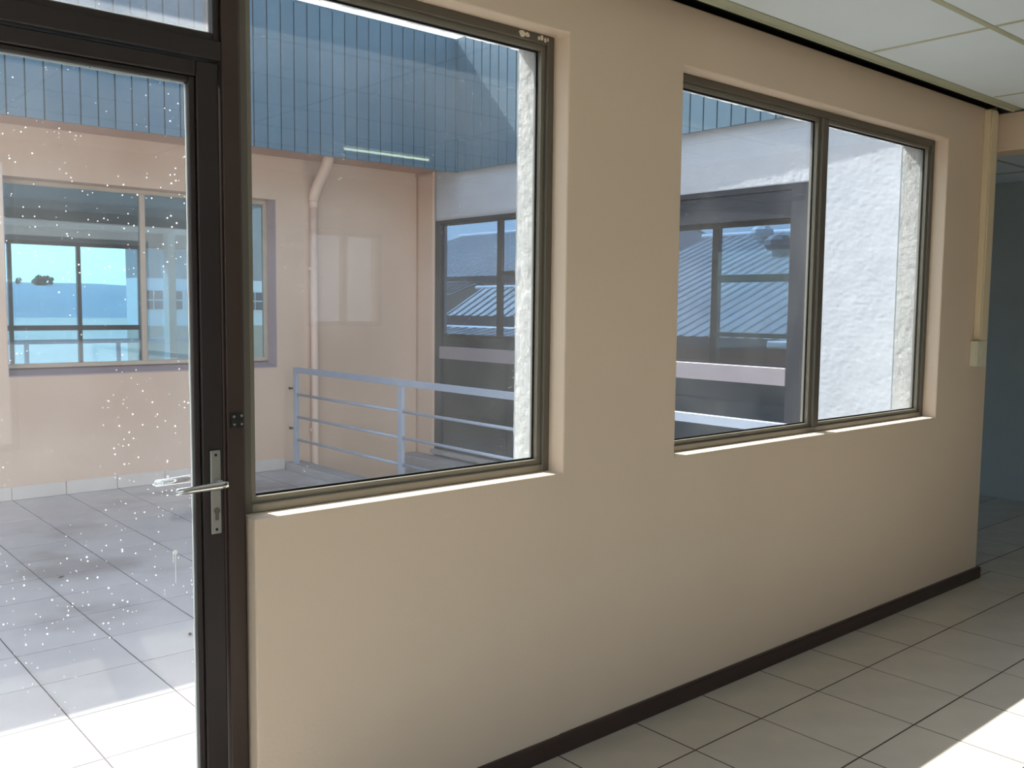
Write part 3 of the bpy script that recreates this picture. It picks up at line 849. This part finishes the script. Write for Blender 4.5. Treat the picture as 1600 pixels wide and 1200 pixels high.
# ---- room behind the pink wall
struct(box('floor_room_across', -6.0, 5.72, YF + 0.23, 10.8, -0.25, 0.0, M['room_floor']), 'brown floor of the room across the terrace', 'floor')
rc = struct(box('ceiling_room_across', -6.0, 5.72, YF + 0.23, 10.8, 2.86, 2.95, M['room_wall']), 'grey ceiling of the room across the terrace', 'ceiling')
bk = struct(wall_xz('wall_room_across', [-6.0, 1.2, 4.60, 4.63, 5.62, 5.72], [0, 0.70, 2.356, 2.86], {(1, 1), (3, 1)}, 10.8, 11.0, M['room_wall'], axis='x', bevel=0), 'grey far wall of the room across the terrace', 'wall')
box('light_strip', 1.0, 5.6, 10.70, 10.799, 2.53, 2.60, M['white_wall'], bk)
box('pillar', 4.88, 4.98, 10.60, 10.799, 0.0, 2.53, M['white_wall'], bk)
w12 = struct(empty('window_12'), 'dark framed far window with sky seen through the room across the terrace', 'window')
frame_rect(w12, 1.2, 4.60, 0.70, 2.356, 10.82, 10.88, 0.05, M['darkframe'])
for xm in (2.10, 2.953, 3.778): box('mullion', xm - 0.024, xm + 0.024, 10.82, 10.88, 0.75, 2.306, M['darkframe'], w12)
ex = [1.25, 2.076, 2.124, 2.929, 2.977, 3.754, 3.802, 4.55]
for k in range(0, 8, 2):
    box('glazing_bar', ex[k], ex[k + 1], 10.815, 10.87, 1.205, 1.272, M['darkframe'], w12)
    box('pane', ex[k], ex[k + 1], 10.872, 10.878, 0.75, 2.306, M['glass_far'], w12)
w13 = struct(empty('window_13'), 'narrow far window with the white building seen through the room across the terrace', 'window')
frame_rect(w13, 4.63, 5.62, 0.70, 2.356, 10.82, 10.88, 0.03, M['winframe'])
box('pane', 4.66, 5.59, 10.85, 10.856, 0.73, 2.326, M['glass_far'], w13)

# ================================================================ THINGS INDOORS
tk = tag(empty('cable_trunking', (5.48, -0.001, 1.41)), 'cream plastic cable trunking down the end of the window wall', 'trunking')
box('channel', -0.04, 0.04, -0.034, 0.0, 0.001, 1.279, M['trunk'], tk, 0.002)
box('cover', -0.030, 0.040, -0.041, -0.0345, 0.001, 1.279, M['trunk'], tk, 0.002)
sw = tag(empty('switch_box', (5.46, -0.001, 1.265)), 'ivory light switch box below the cable trunking', 'switch')
box('back_box', -0.06, 0.06, -0.036, 0.0, 0.0, 0.143, M['switch'], sw, 0.003)
fp = box('face_plate', -0.062, 0.062, -0.044, -0.0365, -0.001, 0.144, M['switch'], sw, 0.003)
box('rocker', -0.012, 0.030, -0.049, -0.0445, 0.05, 0.095, M['switch'], fp, 0.002)
bt = tag(empty('added_batten', (3.715, -3.15, CZ)), 'unseen white fluorescent batten added on the ceiling for its reflected streak', 'lamp')  # unseen lit batten, added so its reflection streaks the window glass
box('housing', -0.41, 0.41, -0.03, 0.03, -0.045, -0.005, M['batten'], bt, 0.004)
tube('tube', [(-0.355, 0, -0.062), (0.355, 0, -0.062)], 0.008, M['tube'], bt, 12)
for s in (-1, 1): box('lamp_holder', s * 0.378 - 0.02, s * 0.378 + 0.02, -0.016, 0.016, -0.082, -0.046, M['batten'], bt, 0.003)

# dry leaves on the terrace
for (lx, ly, r, lab) in ((1.48, 3.334, 0.4, 'small curled dry leaf on the shaded terrace tiles, far left'), (1.679, 1.962, 1.2, 'small dry leaf on the terrace tiles close beside the door stile')):
    bm = bmesh.new()
    prof = [(-1, 0), (-0.5, 0.32), (0.1, 0.42), (0.6, 0.25), (1, 0), (0.6, -0.25), (0.1, -0.42), (-0.5, -0.32)]
    c = [bm.verts.new((u * 0.022, v * 0.022, 0.004 + 0.010 * abs(v) + 0.004 * u * u)) for u, v in prof]
    mid = [bm.verts.new((u * 0.022, 0, 0.003 + 0.004 * u * u)) for u in (-0.5, 0.1, 0.6)]
    bm.faces.new((c[0], c[1], mid[0])); bm.faces.new((c[1], c[2], mid[1], mid[0])); bm.faces.new((c[2], c[3], mid[2], mid[1])); bm.faces.new((c[3], c[4], mid[2]))
    bm.faces.new((c[4], c[5], mid[2])); bm.faces.new((c[5], c[6], mid[1], mid[2])); bm.faces.new((c[6], c[7], mid[0], mid[1])); bm.faces.new((c[7], c[0], mid[0]))
    bmesh.ops.solidify(bm, geom=bm.faces[:], thickness=0.0008)
    o = finish(bm, 'dry_leaf', M['dry_leaf']); o.location = (lx, ly, 0.0); o.rotation_euler = (0, 0, r)
    tag(o, lab, 'leaf', 'dry leaves on the terrace')

# ================================================================ OUTSIDE
gm = bpy.data.meshes.new('ground')
gm.from_pydata([(-900, -900, -3.5), (900, -900, -3.5), (900, 900, -3.5), (-900, 900, -3.5)], [], [(0, 1, 2, 3)])
struct(link('ground', gm, M['ground']), 'dry open ground around the building', 'ground')
# hills beyond
bm = bmesh.new()
prev = None
for i in range(91):
    xx = -500 + i * 14
    h = 12.4 + 1.0 * noise.noise(Vector((xx * 0.006, 1.3, 0))) + 0.9 * noise.noise(Vector((xx * 0.05, 4.1, 0)))
    row = [bm.verts.new((xx, 330, -3.5)), bm.verts.new((xx, 420, h * 0.55 - 2)), bm.verts.new((xx, 560, h)), bm.verts.new((xx, 820, -3.5))]
    if prev:
        for k in range(3): bm.faces.new((prev[k], row[k], row[k + 1], prev[k + 1]))
    prev = row
struct(finish(bm, 'hills', M['hill'], smooth=True), 'hazy low hills on the horizon', 'hills')
# tree on the skyline
def tree(x, y, zb, h, r, lab):
    t = tag(empty('distant_tree', (x, y, zb)), lab, 'tree', 'trees on the skyline')
    tube('trunk', [(0, 0, 0), (0.1, 0, h * 0.4), (0, 0.1, h * 0.75)], [h * 0.03, h * 0.025, h * 0.012], M['bark'], t, 8)
    bm = bmesh.new()
    for k in range(46):
        a = random.random() * 6.28; rr = r * math.sqrt(random.random()); zz = h * (0.55 + 0.42 * random.random())
        bmesh.ops.create_icosphere(bm, subdivisions=1, radius=r * random.uniform(0.16, 0.32), matrix=Matrix.Translation((rr * math.cos(a), rr * math.sin(a), zz)))
    for v in bm.verts: v.co += Vector((random.uniform(-1, 1), random.uniform(-1, 1), random.uniform(-1, 1))) * r * 0.06
    finish(bm, 'crown', M['leaf'], t)
tree(133.0, 522.0, 6.0, 9.0, 4.2, 'spreading tree on the skyline seen through the far left window pane')
tree(122.0, 522.0, 7.0, 7.0, 1.5, 'thin upright tree on the skyline left of the spreading tree')

def corrugated(name, x0, z0, x1, z1, y0, y1, m, parent, pitch=0.38, amp=0.03, thick=0.01):
    """ribbed sheet falling from (x1,z1) to (x0,z0), ribs down the slope"""
    bm = bmesh.new()
    n = int((y1 - y0) / pitch)
    prof = []
    for i in range(n):
        yy = y0 + i * pitch
        prof += [(yy, 0), (yy + pitch * 0.62, 0), (yy + pitch * 0.72, amp), (yy + pitch * 0.90, amp)]
    prof.append((y0 + n * pitch, 0))
    nx, nz = -(z1 - z0), (x1 - x0)
    L = math.hypot(nx, nz); nx /= L; nz /= L
    A = [bm.verts.new((x0 + nx * a, yy, z0 + nz * a)) for yy, a in prof]
    B = [bm.verts.new((x1 + nx * a, yy, z1 + nz * a)) for yy, a in prof]
    for i in range(len(prof) - 1): bm.faces.new((A[i], B[i], B[i + 1], A[i + 1]))
    bmesh.ops.solidify(bm, geom=bm.faces[:], thickness=thick)
    return finish(bm, name, m, parent)

def shed(name, label, xe, ze, xr, zr, y0, y1, mw_, mr_, group=None, pitch=0.38):
    """gabled shed with corrugated roof, near slope facing the terrace"""
    e = tag(empty(name, (0, 0, 0)), label, 'building', group)
    xf = xr + (xr - xe)
    ins = 0.3
    zi = lambda x: ze + (zr - ze) * (x - xe) / (xr - xe) if x <= xr else ze + (zr - ze) * (xf - x) / (xr - xe)
    prism('wall', [(xe + ins, -3.5), (xf - ins, -3.5), (xf - ins, zi(xf - ins) - 0.06), (xr, zr - 0.06), (xe + ins, zi(xe + ins) - 0.06)], 'y', y0 + 0.15, y1 - 0.15, mw_, e)
    corrugated('roof_sheet', xe, ze, xr, zr, y0, y1, mr_, e, pitch)
    corrugated('roof_sheet', xf, ze, xr, zr, y0, y1, mr_, e, pitch)
    tube('ridge_cap', [(xr, y0, zr), (xr, y1, zr)], 0.05 if zr < 3 else 0.12, mr_, e, 8)
    box('fascia', xe - 0.03, xe, y0, y1, ze - 0.28, ze - 0.02, M['fascia'], e)
    return e
g1 = shed('corrugated_shed', 'long shed with a pale corrugated roof and two round vents', 20.0, 0.84, 30.0, 4.40, 3.0, 20.9, M['brick'], M['roof_sheet'], pitch=0.42)
g2 = shed('corrugated_shed', 'higher pale roofed shed behind the small gabled house', 22.0, 2.72, 30.0, 5.2, 22.0, 36.6, M['white_wall'], M['roof_sheet'], pitch=0.42)
g3 = shed('corrugated_shed', 'small gabled house with a pale ribbed roof and dark walls', 13.6, 1.36, 14.8, 2.05, 11.4, 16.2, M['fascia'], M['roof_sheet'], pitch=0.3)
g4 = shed('corrugated_shed', 'low lean shed with pale roof in front of the small gabled house', 11.2, 0.92, 12.3, 1.12, 9.5, 15.5, M['white_wall'], M['roof_sheet'], pitch=0.3)
g5 = shed('corrugated_shed', 'beige walled shed left of the small gabled house', 16.5, 1.5, 19.0, 2.35, 21.3, 26.0, M['beige_wall'], M['roof_dark'], pitch=0.3)
# round turbine vents on the big roof
for (vx, vy, r) in ((29.0, 17.5, 0.42), (27.2, 15.6, 0.5)):
    zb = 0.84 + (vx - 20) * 0.356
    bm = bmesh.new()
    prof = [(0.45, -0.15), (0.45, 0.25), (0.75, 0.3), (1.0, 0.62), (0.95, 0.95), (0.6, 1.25), (0.0, 1.36)]
    n = 16; R = []
    for (rr, zz) in prof:
        R.append([bm.verts.new((vx + r * rr * math.cos(2 * math.pi * k / n) * (0.93 if (k % 2 and 0.3 < zz < 1.2) else 1), vy + r * rr * math.sin(2 * math.pi * k / n) * (0.93 if (k % 2 and 0.3 < zz < 1.2) else 1), zb + r * zz)) for k in range(n)])
    for i in range(len(R) - 1):
        for k in range(n): bm.faces.new((R[i][k], R[i][(k + 1) % n], R[i + 1][(k + 1) % n], R[i + 1][k]))
    bmesh.ops.remove_doubles(bm, verts=bm.verts[:], dist=1e-4)
    finish(bm, 'turbine_vent', M['white_wall'] if vx > 28 else M['roof_dark'], g1)
# brick gate pier with white cap
gp = tag(empty('gate_pier', (12.1, 5.5, -3.5)), 'red brick pier with a white cap outside the far window', 'pier')
box('shaft', -0.17, 0.17, -0.17, 0.17, 0.0, 4.50, M['brick'], gp, 0.01)
box('cap', -0.20, 0.20, -0.20, 0.20, 4.501, 4.61, M['white_wall'], gp, 0.02)
# white building seen through the pink wall's window
wb = tag(empty('white_building', (0, 0, 0)), 'white and beige building with a row of gridded windows', 'building')
box('lower_wall', 9.45, 16.0, 25.0, 26.0, -3.5, 0.92, M['beige_wall'], wb)
box('middle_wall', 9.45, 16.0, 25.0, 26.0, 0.921, 2.30, M['white_wall'], wb)
box('upper_wall', 9.45, 16.0, 25.05, 26.0, 2.301, 4.6, M['grey_wall'], wb)
for k in range(5):
    xa = 9.55 + k * 1.28
    wv = box('window_frame', xa, xa + 1.2, 24.95, 24.999, 1.35, 2.0, M['white_wall'], wb)
    for i in range(4):
        for j in range(2):
            box('pane', xa + 0.05 + i * 0.285, xa + 0.05 + i * 0.285 + 0.245, 24.93, 24.949, 1.40 + j * 0.29, 1.40 + j * 0.29 + 0.25, M['pane_dark'], wv)
# parapet rail on the far side of the pink wall's room
fr = tag(empty('balcony_rail', (3.5, 13.2, 0.0)), 'plain grey balcony rail outside the far sky window', 'railing')
box('top_bar', -4.0, 3.0, -0.03, 0.03, 0.93, 1.0, M['concrete'], fr)
for k in range(6): box('post', -3.9 + k * 1.35, -3.84 + k * 1.35, -0.025, 0.025, -0.1, 0.929, M['concrete'], fr)
struct(box('floor_balcony', -1.0, 7.0, 11.0, 13.3, -0.25, -0.101, M['concrete']), 'grey balcony slab behind the room across the terrace', 'floor')

# unseen building added behind the viewer to dim the window's reflection
nb = tag(empty('added_building', (11.0, -15.0, -3.5)), 'plain slate grey building added unseen behind the viewer to dim a reflection', 'building')
box('wall', -5.0, 5.0, -4.0, 0.0, 0.0, 9.0, M['slate'], nb)
for xa in (-4.6, 3.6):
    wv = box('window_frame', xa, xa + 1.0, 0.001, 0.04, 4.3, 5.7, M['white_wall'], nb)
    box('pane', xa + 0.1, xa + 0.9, 0.041, 0.05, 4.4, 5.6, M['pane_dark'], wv)
box('roof', -5.3, 5.3, -4.3, 0.4, 9.001, 9.2, M['roof_dark'], nb)
